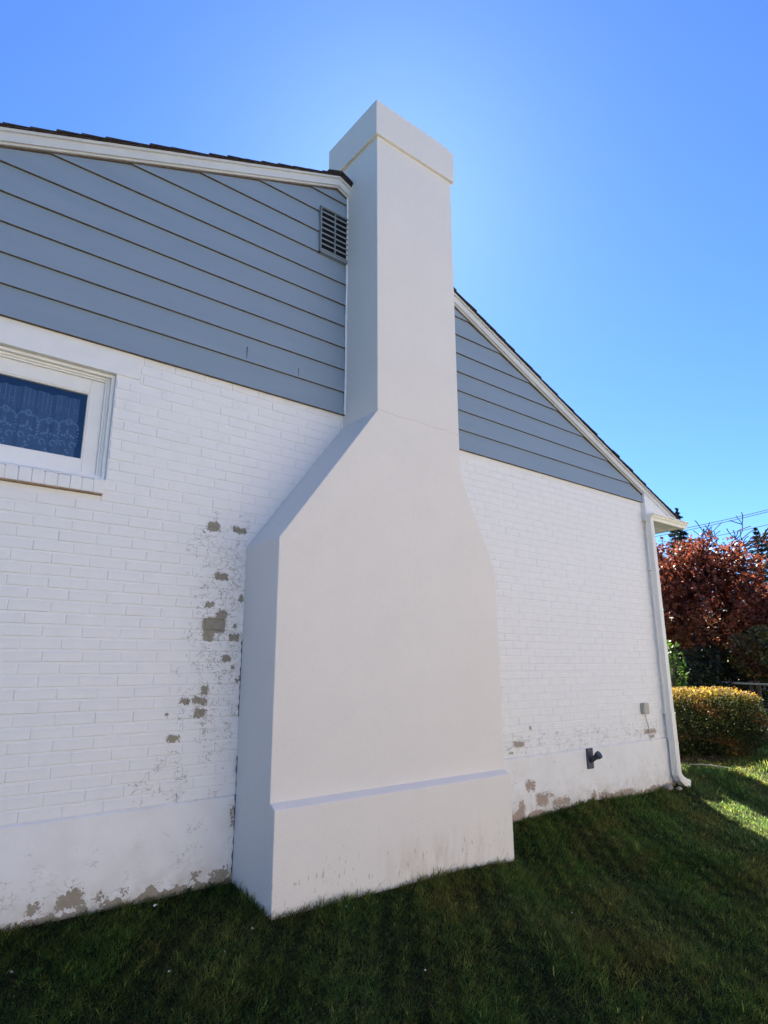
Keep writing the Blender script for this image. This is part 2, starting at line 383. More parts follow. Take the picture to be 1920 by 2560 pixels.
# corner piece where boards end at the right corner: boards are cut square at XW1
sd_o = mb.build('gable_siding', M['siding'], house)
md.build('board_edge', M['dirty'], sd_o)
for a_, b_ in (((.1, -.0305, ZS+.225), (.1015, -.02, ZS+.32)), ((.55, -.031, ZS+.212), (.5513, -.02, ZS+.28))):
    mb = MB(); mb.box(a_, b_); mb.build('board_seam', M['dirty'], sd_o)
# gable backing so that nothing shows through
mb = MB(); mb.prism_y([(XW0, ZS+.02), (XW1, ZS+.02), (XW1, rake(XW1)), (XR, ZR), (XW0, rake(XW0))], .01, .2); mb.build('gable_wall', M['dark'], house)
# rake boards: (offset dz0, dz1, y front)
def rakeboard(mb, d0, d1, y0, y1, xl=-4.9, xr=6.30):
    for (xa, xb) in ((xl, XR), (XR, xr)):
        mb.prism_y([(xa, rake(xa)+d0), (xb, rake(xb)+d0), (xb, rake(xb)+d1), (xa, rake(xa)+d1)], y0, y1)
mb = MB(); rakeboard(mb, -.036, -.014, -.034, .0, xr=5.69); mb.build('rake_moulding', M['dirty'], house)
mb = MB(); rakeboard(mb, -.025, .0, -.046, .0, xr=5.70); mb.build('rake_bead', M['rake'], house)
mb = MB(); rakeboard(mb, -.012, .050, -.064, .0); mb.build('fascia', M['rake'], house)
mb = MB(); rakeboard(mb, .050, .070, -.082, .0, xr=6.34); mb.build('crown_board', M['rake'], house)
# roof: decks and courses of shingles with stepped ends along the rake
rf = MB()
for side in (-1, 1):
    sl, L = (SL, 6.0) if side < 0 else (SR, 5.62)
    x_e = XR+side*L
    def xz(t, d): return (XR+side*t, ZR+d-sl*t)
    a = [xz(0, .0705), xz(L, .0705), xz(L, .078), xz(0, .078)]
    if side < 0: a = a[::-1]
    rf.prism_y(a, -.094, 12.4)
    t = L; n_ = 0
    while t > 0:
        t0 = max(t-.145, 0); jt = random.uniform(-.010, .008)
        a = [xz(t, .0785), xz(t0-.0, .0785), xz(t0, .082), xz(t, .089+random.uniform(0, .005))]
        if side > 0: a = a[::-1]
        rf.prism_y(a, -.104+jt, 12.4+.0005*n_); t = t0; n_ += 1
# ridge caps
for kx in range(62):
    y0 = -.112+kx*.2
    for side in (-1, 1):
        sl = SL if side < 0 else SR
        a = [(XR, ZR+.084), (XR+side*.14, ZR+.084-sl*.14+.010), (XR+side*.14, ZR+.104-sl*.14), (XR, ZR+.106)]
        if side < 0: a = a[::-1]
        rf.prism_y(a, y0, y0+.24)
# unseen roof slope over the added rear wing, set to shadow the lawn
x2 = 7.31
a = [(6.45, rake(6.45)+.070), (x2, rake(x2)+.070), (x2, rake(x2)+.11), (6.45, rake(6.45)+.11)]
rf.prism_y(a, 1.66, 12.38)
rf.build('roof', M['shingle'], house)
# cornice return at the right corner
mb = MB()
mb.prism_y([(5.635, 1.60), (6.28, 1.60), (6.28, rake(6.28)+.02), (5.635, rake(5.635)-.012)], -.0565, 1.7)
mb.prism_y([(5.80, rake(5.80)-.072), (5.80, rake(5.80)-.076), (6.10, rake(6.10)-.076), (6.10, rake(6.10)-.072)][::-1], -.0585, -.055)
mb.build('cornice_return', M['trim'], house)
mb = MB(); mb.box((5.64, -.04, 1.552), (6.42, 1.7, 1.566)); mb.box((5.64, -.0405, 1.566), (6.40, .0, 1.605))
for yy in (.12, .24, .36): mb.box((5.69, yy, 1.5495), (6.40, yy+.004, 1.5525))
mb.build('soffit', M['cream'], house)
mb = MB(); mb.box((6.40, 1.7, 1.40), (6.44, 12.3, 1.60)); mb.box((XW1, 1.72, 1.40), (6.40, 12.3, 1.412)); mb.build('eave', M['trim'], house)
# gutter with K profile wrapping the return; profile (y,z) outwards
GX0, GX1 = 5.62, 6.515
prof = [(-.046, 1.545), (-.118, 1.545), (-.124, 1.560), (-.132, 1.578), (-.146, 1.592), (-.153, 1.608), (-.166, 1.612), (-.167, 1.628), (-.160, 1.629), (-.156, 1.622), (-.148, 1.606), (-.120, 1.556), (-.052, 1.552), (-.050, 1.632), (-.046, 1.632)]
gt = MB(); gt.prism_x(prof, GX0+.002, GX1)
side_prof = [(-.046, 1.545), (-.118, 1.545), (-.124, 1.560), (-.132, 1.578), (-.146, 1.592), (-.153, 1.608), (-.166, 1.612), (-.167, 1.628), (-.046, 1.630)]
gt.prism_x(side_prof, GX0, GX0+.002)
# return leg of the gutter along the eave
pr2 = [(6.395, 1.545), (6.467, 1.545), (6.49, 1.585), (6.513, 1.612), (6.514, 1.627), (6.505, 1.62), (6.47, 1.553), (6.40, 1.553), (6.40, 1.63), (6.395, 1.63)]
gt.prism_y(pr2, -.05, 1.5)
go = gt.build('gutter', M['cream'], house)
# downspout: corrugated rectangular pipe
ds = MB()
def dsprof(cx, cy, wx, wy):
    pts = []; n = 9
    for i_ in range(n): u = i_/(n-1); pts.append((cx-wx/2+u*wx, cy-wy/2-(.0065 if i_ in (2, 3, 5, 6) else 0)+(.002 if i_ in (0, 8) else 0)))
    for i_ in range(n): u = i_/(n-1); pts.append((cx+wx/2-(.0065 if i_ in (2, 3, 5, 6) else 0), cy-wy/2+.004+u*(wy-.004)))
    for i_ in range(1, n): u = i_/(n-1); pts.append((cx+wx/2-u*wx, cy+wy/2))
    for i_ in range(1, n-1): u = i_/(n-1); pts.append((cx-wx/2+(.006 if i_ in (2, 3, 5) else 0), cy+wy/2-u*(wy-.004)))
    return pts
def dsloft(mb, stations):
    k0 = len(mb.v); n = None
    for (cx, cy, z_, wx, wy, tilt) in stations:
        P_ = dsprof(0, 0, wx, wy); n = len(P_)
        for (x_, y_) in P_: mb.v.append((cx+x_*math.cos(tilt), cy+y_, z_+x_*math.sin(tilt)))
    for s_ in range(len(stations)-1):
        for i_ in range(n): mb.f.append((k0+s_*n+i_, k0+s_*n+(i_+1) % n, k0+(s_+1)*n+(i_+1) % n, k0+(s_+1)*n+i_))
DX, DY = 5.668, -.076
dsloft(ds, [(DX, DY, 1.546, .074, .068, 0), (DX, DY, .2, .074, .068, 0), (DX, DY, -.78, .074, .068, 0)])
dsloft(ds, [(DX+.001, DY, -.76, .082, .076, 0), (DX+.003, DY, -1.38, .082, .076, 0), (DX+.008, DY, -1.44, .082, .076, .25), (DX+.04, DY-.005, -1.49, .084, .078, .6), (DX+.10, DY-.01, -1.53, .086, .08, .95), (DX+.18, DY-.015, -1.555, .09, .082, 1.2)])
do = ds.build('downspout', M['cream'], house)
for zz_ in (-.775, .92):
    mb = MB(); mb.box((DX-.045, DY-.041, zz_), (DX+.046, -.004, zz_+.018)); mb.build('strap', M['cream'], do)

# ------------------------------------------------------------------ chimney
XS0, XS1, XN0, XN1, D, DL = .189, 2.281, 1.008, 1.897, -.463, -.522
def xn(z): # batter of the right flank
    return XS1
outline = [(XS0, -1.044), (XS1, -1.044), (XS1, .50), (2.270, .545), (2.250, .615), (2.215, .70), (2.162, .80), (1.995, 1.125), (1.945, 1.235), (1.915, 1.33), (1.902, 1.42), (XN1, 1.52), (XN1, 4.30), (XN0, 4.30), (XN0, 1.692), (XS0, .587)]
cm = MB()
n = len(outline)
# front face + sides; depth: lower part stops at the wall, neck goes on through the roof
cm.prism_y(outline, D, .003)
cm.box((XN0+.001, .0025, 3.5), (XN1-.001, .234, 4.30))
# base plinth with sloped top
cm.prism_x([(DL, -1.75), (.0025, -1.75), (.0025, -1.0425), (D-.0005, -1.026), (DL, -1.058)], XS0+.0008, XS1+.0008)
chim = cm.build('chimney', M['stucco'], house, .0065, seg=3)
ov = .027
cap = MB()
x0, x1, y0, y1, z0, z1 = XN0-ov, XN1+ov, D-ov, .258, 4.252, 4.606
cap.prism_y([(x0, z0), (x1, z0), (x1, z1-.035), (x1-.06, z1-.016), (x1-.13, z1-.004), (x1-.2, z1), (x0, z1)], y0, y1)
cap.build('cap', M['stucco'], chim, .006, seg=3)
# plaster joint across the neck and caulk lines
mb = MB(); pts = []
for i_ in range(30):
    x_ = XN0+.0+(XN1-XN0)*i_/29; pts.append((x_, D-.0005, 1.695+.004*math.sin(i_*1.7)+.003*math.sin(i_*.6)))
mb.tube(pts, [.0035+.001*math.sin(i_*2.3) for i_ in range(30)], 6); mb.build('plaster_joint', M['stucco'], chim)
mb = MB()
for x_ in (XN0-.006,):
    pts = [(x_+.002*math.sin(z_*9), -.033, z_) for z_ in np.arange(ZS+.0, 3.95, .05)]; mb.tube(pts, [.006+.003*abs(math.sin(k_*1.3)) for k_ in range(len(pts))], 6)
pts = [(XN1+.004, -.033, z_) for z_ in np.arange(ZS, 3.35, .1)]; mb.tube(pts, .005, 6)
mb.build('caulk_bead', M['caulk'], chim)
# dark open gap between parging and chimney side
for (za, zb, yg, ph) in ((-1.50, -.80, -.0155, 0), (-.56, -.06, -.003, 1)):
    mb = MB(); vs = []
    for i_ in range(41):
        z_ = za+(zb-za)*i_/40; wdt = max(.0006, .0035+.004*math.sin(i_*1.3+ph)+.003*math.sin(i_*.37))*(1 if 0 < i_ < 40 else .1)
        vs += [(XS0-.001-wdt, yg, z_), (XS0+.0004, yg, z_)]
    mb.add(vs, [(2*i_, 2*i_+1, 2*i_+3, 2*i_+2) for i_ in range(40)]); mb.build('joint_gap', M['dirty'], chim)

# ------------------------------------------------------------------ louvre vent
M['ventmetal'] = simple('vent enamel', (.21, .245, .255), .5, .4, .1, 12)
vt = MB(); vx0, vx1, vz0, vz1 = .714, .999, 3.205, 3.665
vt.box((vx0, -.052, vz0), (vx0+.010, -.012, vz1)); vt.box((vx0, -.0515, vz1-.012), (vx1, -.0121, vz1-.0)); vt.box((vx0, -.0515, vz0), (vx1, -.0122, vz0+.020))
vt.box((.862, -.0505, vz0+.01), (.870, -.034, vz1-.01))
vo = vt.build('louvre_vent', M['ventmetal'], house)
mb = MB(); mb.box((vx0+.009, -.0335, vz0+.01), (vx1, -.0125, vz1-.01)); mb.build('vent_opening', M['dark'], vo)
nl = 8
for i_ in range(nl):
    z_ = vz0+.024+i_*(vz1-vz0-.034)/nl; mb = MB()
    mb.add([(vx0+.011, -.0500, z_), (vx1, -.0500, z_), (vx1, -.0490, z_+.017), (vx0+.011, -.0490, z_+.017), (vx1, -.040, z_+.021), (vx0+.011, -.040, z_+.021)], [(0, 1, 2, 3), (3, 2, 4, 5)])
    mb.build('slat', M['ventmetal'], vo)

# ------------------------------------------------------------------ window
wn = MB()
def ring(mb, x0, x1, z0, z1, t, y0, y1, tb=None, tt=None):
    tb = t if tb is None else tb; tt = t if tt is None else tt
    mb.box((x0, y0, z0), (x0+t, y1, z1)); mb.box((x1-t, y0, z0), (x1, y1, z1))
    mb.box((x0+t, y0+.0004, z1-tt), (x1-t, y1, z1)); mb.box((x0+t, y0+.0004, z0), (x1-t, y1, z0+tb))
ring(wn, WX0+.001, WX1-.001, WZ0+.012, WZ1-.001, .02, .035, .19, .02)
ring(wn, WX0+.021, WX1-.021, WZ0+.032, WZ1-.021, .014, .062, .19, .012)
ring(wn, WX0+.035, WX1-.035, WZ0+.044, WZ1-.035, .012, .072, .19, .012)
wf = wn.build('window', M['trim'], house, .002)
mb = MB(); ring(mb, WX0+.047, WX1-.047, WZ0+.05, WZ1-.047, .084, .088, .13, .088, .092); mb.build('sash', M['trim'], wf, .003)
mb = MB(); ring(mb, WX0+.131, WX1-.131, WZ0+.138, WZ1-.139, .008, .092, .12, .008, .009); mb.build('glazing_bead', M['cream'], wf, .001)
mb = MB(); mb.prism_x([(-.012, WZ0-.0), (-.012, WZ0+.006), (.03, WZ0+.022), (.089, WZ0+.05), (.089, WZ0)], WX0+.002, WX1-.003); mb.build('wooden_sill', M['trim'], wf, .003)
gm = N('window glass', .03, .5); gm.color((.9, .95, 1)); gm.b.inputs['Transmission Weight'].default_value = 1; gm.b.inputs['IOR'].default_value = 1.5
def glassm():
    m = bpy.data.materials.new('pane glass'); m.use_nodes = True; t = m.node_tree; t.nodes.clear()
    o = t.nodes.new('ShaderNodeOutputMaterial'); a = t.nodes.new('ShaderNodeBsdfTransparent'); g_ = t.nodes.new('ShaderNodeBsdfGlossy'); f = t.nodes.new('ShaderNodeFresnel'); mx = t.nodes.new('ShaderNodeMixShader')
    g_.inputs['Roughness'].default_value = .02; f.inputs[0].default_value = 1.75; a.inputs[0].default_value = (.72, .8, .88, 1)
    t.links.new(f.outputs[0], mx.inputs[0]); t.links.new(a.outputs[0], mx.inputs[1]); t.links.new(g_.outputs[0], mx.inputs[2]); t.links.new(mx.outputs[0], o.inputs[0]); return m
mb = MB(); mb.box((WX0+.135, .108, WZ0+.142), (WX1-.135, .112, WZ1-.144)); mb.build('pane', glassm(), wf)
# dark room box behind the pane
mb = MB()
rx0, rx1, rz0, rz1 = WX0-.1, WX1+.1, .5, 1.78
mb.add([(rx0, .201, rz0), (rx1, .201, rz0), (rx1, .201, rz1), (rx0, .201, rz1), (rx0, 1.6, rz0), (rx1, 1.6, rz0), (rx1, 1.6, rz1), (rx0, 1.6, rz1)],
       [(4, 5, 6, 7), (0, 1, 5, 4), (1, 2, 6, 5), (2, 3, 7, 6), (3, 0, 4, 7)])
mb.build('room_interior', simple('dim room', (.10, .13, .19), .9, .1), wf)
def sheer():
    m = bpy.data.materials.new('sheer lace'); m.use_nodes = True; t = m.node_tree; t.nodes.clear()
    o = t.nodes.new('ShaderNodeOutputMaterial'); a = t.nodes.new('ShaderNodeBsdfTransparent'); d = t.nodes.new('ShaderNodeBsdfDiffuse'); mx = t.nodes.new('ShaderNodeMixShader')
    d.inputs[0].default_value = (.55, .65, .8, 1); mx.inputs[0].default_value = .36
    t.links.new(a.outputs[0], mx.inputs[1]); t.links.new(d.outputs[0], mx.inputs[2]); t.links.new(mx.outputs[0], o.inputs[0]); return m
cw = []; CX0, CX1 = WX0+.1, -.965
def cy(x): return .165+.012*math.sin(x*26)+.010*math.sin(x*61+1)+.006*math.sin(x*133)
xs = np.linspace(CX0, CX1, 120); mb = MB()
vs = []
for x_ in xs: vs += [(x_, cy(x_), .95), (x_, cy(x_), 1.452)]
mb.add(vs, [(2*i_, 2*i_+2, 2*i_+3, 2*i_+1) for i_ in range(len(xs)-1)])
cu = mb.build('curtain', sheer(), wf)
lace = MB()
def strip(p, q, wd):
    (xa, za), (xb, zb) = p, q; dx, dz = xb-xa, zb-za; L_ = math.hypot(dx, dz) or 1; nx_, nz_ = -dz/L_*wd/2, dx/L_*wd/2
    P4 = [(xa+nx_, za+nz_), (xa-nx_, za-nz_), (xb-nx_, zb-nz_), (xb+nx_, zb+nz_)]
    lace.add([(x_, cy(x_)-.003, z_) for x_, z_ in P4], [(0, 1, 2, 3)])
def disc(cx_, cz_, r_, n_=7):
    lace.add([(cx_+r_*math.cos(6.283*i_/n_), cy(cx_)-.0035, cz_+r_*math.sin(6.283*i_/n_)) for i_ in range(n_)], [tuple(range(n_))])
x_ = CX0+.01; k_ = 0
while x_ < CX1-.02:
    strip((x_, 1.45), (x_, 1.325+.015*math.sin(k_)), .0035)
    if k_ % 2 == 0:
        strip((x_, 1.37), (x_+.026, 1.37), .004); strip((x_, 1.352), (x_+.026, 1.352), .003)
    x_ += .026; k_ += 1
cx_ = CX0+.06; k_ = 0
while cx_ < CX1-.03:
    zc = 1.285+.008*math.sin(k_*1.9)
    for i_ in range(8):
        a_ = 6.283*i_/8; disc(cx_+.017*math.cos(a_), zc+.017*math.sin(a_), .008, 6)
    disc(cx_, zc, .006)
    for s_ in (-1, 1):           # arch
        for i_ in range(7):
            a_ = i_/6*1.5; b_ = (i_+1)/6*1.5
            strip((cx_+s_*(.02+.035*math.sin(a_)), zc-.03*(1-math.cos(a_))-.0), (cx_+s_*(.02+.035*math.sin(b_)), zc-.03*(1-math.cos(b_))), .006)
            if i_ % 2: disc(cx_+s_*(.024+.035*math.sin(a_)), zc-.034*(1-math.cos(a_))-.008, .006, 5)
        for i_ in range(5): disc(cx_+s_*(.055+.004*(i_ % 2)), zc-.045-.022*i_, .008-.0006*i_, 6)
    for dx_, dz_, rr in ((0, -.065, .010), (0, -.08, .008), (-.018, -.092, .011), (.018, -.092, .011), (-.034, -.10, .009), (.034, -.10, .009), (0, -.105, .006), (0, -.05, .005)):
        disc(cx_+dx_, zc+dz_, rr, 6)
    for s_ in (-1, 1):
        for i_ in range(9):
            a_ = i_*.55; rr = .022-.0015*i_; disc(cx_+s_*.03+rr*math.cos(a_), zc-.155+rr*math.sin(a_)*1.2, .006, 5)
    for i_ in range(6): disc(cx_+.01*math.sin(i_*2), zc-.19-.018*i_, .009, 6)
    cx_ += .118+.012*math.sin(k_*2.7); k_ += 1
lm = N('lace thread', .8, .1); lm.color((.62, .70, .82)); lm.b.inputs['Alpha'].default_value = .62
lace.build('lace_pattern', lm.m, cu)
# brick rowlock sill
mb = MB(); x_ = WX1-.016
while x_ > WX0-.05:
    ww = .0665+random.uniform(-.003, .003); zt_ = .892+random.uniform(-.004, .002); yf_ = -.030+random.uniform(-.002, .002)
    mb.prism_x([(yf_, .806), (.03, .806), (.03, zt_+.006), (yf_, zt_-.004)], x_-ww+.005, x_); x_ -= ww
mb.box((WX0-.06, -.024, .8065), (WX1-.0165, .03, .884)); so_ = mb.build('brick_sill', M['brick'], house, .003)
mb = MB(); mb.box((WX0-.05, -.027, .797), (WX1-.018, .004, .8055)); mb.build('drip_edge', simple('stained mortar', (.34, .24, .15), .9, .1, .3, 25), so_)

# ------------------------------------------------------------------ fittings on the wall
M['boxgrey'] = simple('aged grey plastic', (.42, .40, .34), .55, .35, .12, 20)
jb = empty('utility_box', (5.23, -.02, -.70), 'small weathered grey utility box on the brick wall near the downspout', 'utility box')
mb = MB(); mb.box((5.157, -.016, -.757), (5.272, .0, -.645)); mb.build('back_plate', M['boxgrey'], jb, .004)
mb = MB(); mb.prism_y([(5.162, -.762), (5.262, -.762), (5.262, -.640), (5.162, -.640)], -.052, -.0165); mb.build('cover', M['boxgrey'], jb, .010, seg=3)
mb = MB(); mb.tube([(5.215, -.03, -.76), (5.22, -.018, -.80), (5.262, -.012, -.86), (5.285, -.010, -.93), (5.287, -.010, -1.0), (5.288, -.018, -1.06)], .0045, 6); mb.build('cable', simple('pale cable', (.55, .53, .46), .6, .3), jb)
M['iron'] = simple('dark pipe plastic', (.035, .037, .042), .45, .4, .2, 25, .2, 60)
M['plate'] = simple('slate plate', (.055, .06, .085), .5, .4, .15, 30)
vp = empty('vent_pipe', (4.085, -.02, -1.15), 'dark pipe angled out of a slate coloured plate low on the wall', 'pipe')
mb = MB(); mb.box((4.035, -.030, -1.240), (4.133, -.012, -1.045))
for i_ in range(5): mb.box((4.045, -.034, -1.075-.014*i_), (4.123, -.0295, -1.069-.014*i_))
mb.build('wall_plate', M['plate'], vp, .002)
mb = MB(); mb.tube([(4.086, -.02, -1.165), (4.088, -.045, -1.152), (4.094, -.095, -1.118)], [.024, .024, .025], 18); mb.build('pipe', M['iron'], vp, 0, True)
mb = MB(); mb.tube([(4.0935, -.085, -1.125), (4.0952, -.107, -1.110), (4.0968, -.128, -1.096)], [.027, .037, .039], 18); mb.build('pipe_mouth', M['iron'], vp)

# ------------------------------------------------------------------ grass
def grass(n, x0, x1, y0, y1, h, wd, seed, keep=None):
    r = np.random.default_rng(seed); x = r.uniform(x0, x1, n); y = r.uniform(y0, y1, n)
    ok = ~((y > -.02) & (x < XW1+.05)) & ~((x > XS0-.0) & (x < XS1+.0) & (y > DL-.005))
    if keep is not None: ok &= keep(x, y, r)
    x, y = x[ok], y[ok]; n = len(x); z = gz(x, y)-.004
    P2 = np.stack([x, y], 1)
    pat = vnoise(P2, 1.8, 3)+.6*vnoise(P2, 5.5, 4); den = vnoise(P2, 3.1, 8)
    clump = vnoise(P2, 22, 31); h = h*r.uniform(.45, 1.3, n)*(1+.25*den)*(1+.35*clump)*np.where(r.uniform(size=n) > .985, 1.7, 1)
    near = (np.abs(y) < .05) | ((x > XS0-.06) & (x < XS1+.06) & (y > DL-.06) & (y < 0)); h = np.where(near, h*r.uniform(.8, 1.8, n), h)
    a = r.uniform(0, 6.283, n); lean = r.uniform(.2, 1.9, n)*h
    # combed a little in one direction, like mown turf
    dx = np.cos(a)*lean+.12*h*np.cos(pat*2); dy = np.sin(a)*lean+.12*h*np.sin(pat*2)
    b = a+1.57+r.normal(0, .5, n); wx = np.cos(b)*wd*.5*r.uniform(.6, 1.3, n); wy = np.sin(b)*wd*.5
    b0 = np.stack([x-wx, y-wy, z], 1); b1 = np.stack([x+wx, y+wy, z], 1)
    mx_, my_ = x+dx*.4, y+dy*.4; m0 = np.stack([mx_-wx*.8, my_-wy*.8, z+h*.62], 1); m1 = np.stack([mx_+wx*.8, my_+wy*.8, z+h*.62], 1)
    tp = np.stack([x+dx, y+dy, z+h*.92], 1)
    V = np.stack([b0, b1, m1, m0, tp], 1).reshape(-1, 3); k = np.arange(n)*5
    T = np.concatenate([np.stack([k, k+1, k+2], 1), np.stack([k, k+2, k+3], 1), np.stack([k+3, k+2, k+4], 1)])
    gr = np.array([.038, .058, .024]); br = np.array([.080, .064, .034]); bl = np.array([.042, .060, .043])
    t = np.clip(.30+.45*pat+.35*vnoise(P2, 9, 33)+r.normal(0, .3, n), 0, 1)[:, None]
    c = gr*(1-t)+br*t; u = (np.clip(vnoise(P2, 1.2, 11)+r.normal(0, .3, n), 0, 1))[:, None]*.6; c = c*(1-u)+bl*u
    dead = r.uniform(size=n) < .04; c[dead] = (.15, .12, .06)
    c = c*np.exp(r.normal(0, .38, (n, 1)))*.33*(1+.45*np.clip(clump, -1, 1))[:, None]
    return V, T, np.repeat(c, 5, 0)
parts = [grass(330000, -2.2, 3.6, -3.4, 0, .036, .0031, 1), grass(200000, 3.0, 7.5, -3.2, 1.6, .040, .0045, 2), grass(110000, 6.5, 14, -3, 4, .06, .008, 5)]
off = 0; VV, TT, CC = [], [], []
for a, b, c in parts: VV.append(a); TT.append(b+off); CC.append(c); off += len(a)
tag(np_mesh('grass', np.concatenate(VV), np.concatenate(TT), np.concatenate(CC), M['grass']), 'short dark green lawn with brownish patches around the house', 'grass', kind='stuff')

# mulch bed under the hedge
def blob_sheet(name, cx, cy_, rx, ry, dz, mat, seed, rot=0):
    r = random.Random(seed); n_ = 40; ph = [r.uniform(0, 6.28) for _ in range(4)]; vs = []
    for i_ in range(n_):
        a_ = 6.283*i_/n_; k = 1+.06*math.sin(3*a_+ph[0])+.05*math.sin(5*a_+ph[1])+.03*math.sin(9*a_+ph[2])
        x_, y_ = rx*k*math.cos(a_), ry*k*math.sin(a_); x_, y_ = x_*math.cos(rot)-y_*math.sin(rot), x_*math.sin(rot)+y_*math.cos(rot)
        vs.append((cx+x_, cy_+y_))
    mb = MB(); P_ = []
    rings = 8
    for k in range(rings, 0, -1):
        for (x_, y_) in vs:
            xx, yy = cx+(x_-cx)*k/rings, cy_+(y_-cy_)*k/rings; P_.append((xx, yy, float(gz(xx, yy))+dz*(1-(k/rings)**4)+(.0 if k < rings else -.03)+.01*math.sin(31*xx+17*yy)))
    P_.append((cx, cy_, float(gz(cx, cy_))+dz)); Fs = []
    for k in range(rings-1):
        for i_ in range(n_): Fs.append((k*n_+i_, k*n_+(i_+1) % n_, (k+1)*n_+(i_+1) % n_, (k+1)*n_+i_))
    for i_ in range(n_): Fs.append(((rings-1)*n_+i_, (rings-1)*n_+(i_+1) % n_, rings*n_))
    mb.add(P_, Fs); return mb.build(name, mat, None, 0, True)
M['mulch'] = simple('bark mulch', (.055, .035, .022), .95, .1, .5, 30, .9, 60)
tag(blob_sheet('mulch_bed', 8.45, 1.35, 1.5, .6, .05, M['mulch'], 2, -.42), kind='structure')

# ------------------------------------------------------------------ hedge (clipped shrub)
def superpts(n, c, ax, rot, seed, shell=.75, p=4):
    r = np.random.default_rng(seed); out = []
    P = r.uniform(-1, 1, (n*4, 3)); rad = (np.abs(P)**p).sum(1)**(1/p)
    w_ = vnoise(P*1.0, 5, seed)*.06
    ok = (rad < 1+w_) & ((rad > shell+r.uniform(-.5, .1, len(P)))); P = P[ok][:n]; q = P.copy(); P = P*np.array(ax)
    x = P[:, 0]*math.cos(rot)-P[:, 1]*math.sin(rot); y = P[:, 0]*math.sin(rot)+P[:, 1]*math.cos(rot)
    return np.stack([x, y, P[:, 2]], 1)+np.array(c), q
hc = Vector((8.98, 1.22, -1.10)); HR = -.48
hd = empty('clipped_hedge', (9.0, 1.22, -1.68), 'clipped rounded hedge with amber tips and painted-in backlight beyond the house corner', 'hedge')
P, q = superpts(32000, hc, (1.06, .56, .54), HR, 3, .70, 3.6)
tt = np.clip((q[:, 2]-.60)/.35+vnoise(q, 5, 5)*.4+rng.normal(0, .15, len(q)), 0, 1)[:, None]  # amber top: autumn leaf colour with the sunlit band put into it
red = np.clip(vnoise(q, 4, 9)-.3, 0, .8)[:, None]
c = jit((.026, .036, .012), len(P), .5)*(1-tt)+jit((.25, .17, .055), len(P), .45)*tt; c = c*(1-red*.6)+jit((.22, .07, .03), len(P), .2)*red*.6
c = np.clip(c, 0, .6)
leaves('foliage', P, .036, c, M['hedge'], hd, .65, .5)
mb = MB()
for i_ in range(16):
    a_ = random.uniform(-.9, .9); b_ = random.uniform(-.4, .4); x_ = hc.x+a_*math.cos(HR)*.55; y_ = hc.y+a_*math.sin(HR)*.55+b_*.3
    p0 = Vector((hc.x+a_*.35*math.cos(HR), hc.y+a_*.35*math.sin(HR)+b_*.3, -1.72)); p1 = Vector((x_+random.uniform(-.2, .2), y_+random.uniform(-.2, .2), -1.15)); p2 = p1+Vector((random.uniform(-.25, .25), random.uniform(-.2, .2), .4))
    mb.tube([p0, (p0+p1)/2+Vector((random.uniform(-.05, .05), 0, 0)), p1, p2], [.028, .022, .014, .006], 6)
mb.build('stem', M['bark'], hd)

# ------------------------------------------------------------------ trees
def branch_tree(base, height, spread, levels, seed, r0, lean=(0, 0), nb=4, first=.3):
    """returns segments (list of (p,q,r0,r1)) and tips"""
    r = random.Random(seed); segs = []; tips = []
    def grow(p, d, ln, rad, lv):
        n_ = 4; pts = [p]
        for i_ in range(n_):
            d = (d+Vector((r.gauss(0, .14), r.gauss(0, .14), r.gauss(0.03, .1)))).normalized(); p = p+d*(ln/n_); pts.append(p)
        rr = [rad*(1-.5*i_/n_) for i_ in range(n_+1)]; segs.append((pts, rr, lv))
        if lv >= levels: tips.append((pts[-1], lv)); tips.append((pts[2], lv)); return
        for k in range(nb+(1 if lv == 0 else 0)):
            i_ = r.choice([2, 3, 4]) if lv else r.choice([2, 3, 4, 4]); a_ = r.uniform(0, 6.283); th = r.uniform(.35, .95)
            ax = d.cross(Vector((math.cos(a_), math.sin(a_), .3))).normalized(); nd = (Matrix.Rotation(th, 3, ax) @ d); nd.z += .08; nd.normalize()
            nd = Vector((nd.x*spread, nd.y*spread, nd.z)).normalized()
            grow(pts[i_], nd, ln*r.uniform(.6, .8), rr[i_]*.62, lv+1)
    grow(Vector(base), Vector((lean[0], lean[1], 1)).normalized(), height*first, r0, 0)
    return segs, tips
def limbs(segs, name, parent, maxlv=9, minlv=0):
    mb = MB()
    for pts, rr, lv in segs:
        if minlv <= lv <= maxlv: mb.tube(pts, rr, 6 if lv < 2 else 4, cap=False)
    return mb.build(name, M['bark'], parent)
def gpt(px, d): p = at(px, 1669, d); return Vector((p.x, p.y, float(gz(p.x, p.y))))
# red maple
mbase = gpt(1755, 17.5)
mt = empty('maple_tree', mbase, 'dark red leaved maple tree rising behind the clipped hedge', 'tree')
segs, tips = branch_tree(mbase, 4.3, 1.5, 4, 21, .13, nb=4, first=.36)
limbs(segs, 'trunk', mt, 2); limbs(segs, 'branches', mt, 9, 3)
cc = at(1742, 1528, 17.5); n = 36000
pp = rng.normal(size=(n*2, 3)); pp = unit(pp)*(rng.uniform(.25, 1, (n*2, 1))**.5); wob = 1+.16*vnoise(unit(pp), 4, 6)+.08*vnoise(unit(pp), 11, 7)
gate = (vnoise(pp, 5.2, 12)+.5*vnoise(pp, 13, 13)) > -.12
pp = (pp*wob[:, None])[gate][:n]; ql = pp.copy(); pp = pp.copy(); rr_ = pp@np.array([rt.x, rt.y, 0]); pp[:, 2] -= np.where(pp[:, 2] > 0, (.15*rr_+.55*np.maximum(rr_-.15, 0)+.02), 0)*np.clip(pp[:, 2]*2, 0, 1); pp = pp*np.array((2.25, 2.1, 1.82))+np.array(cc)
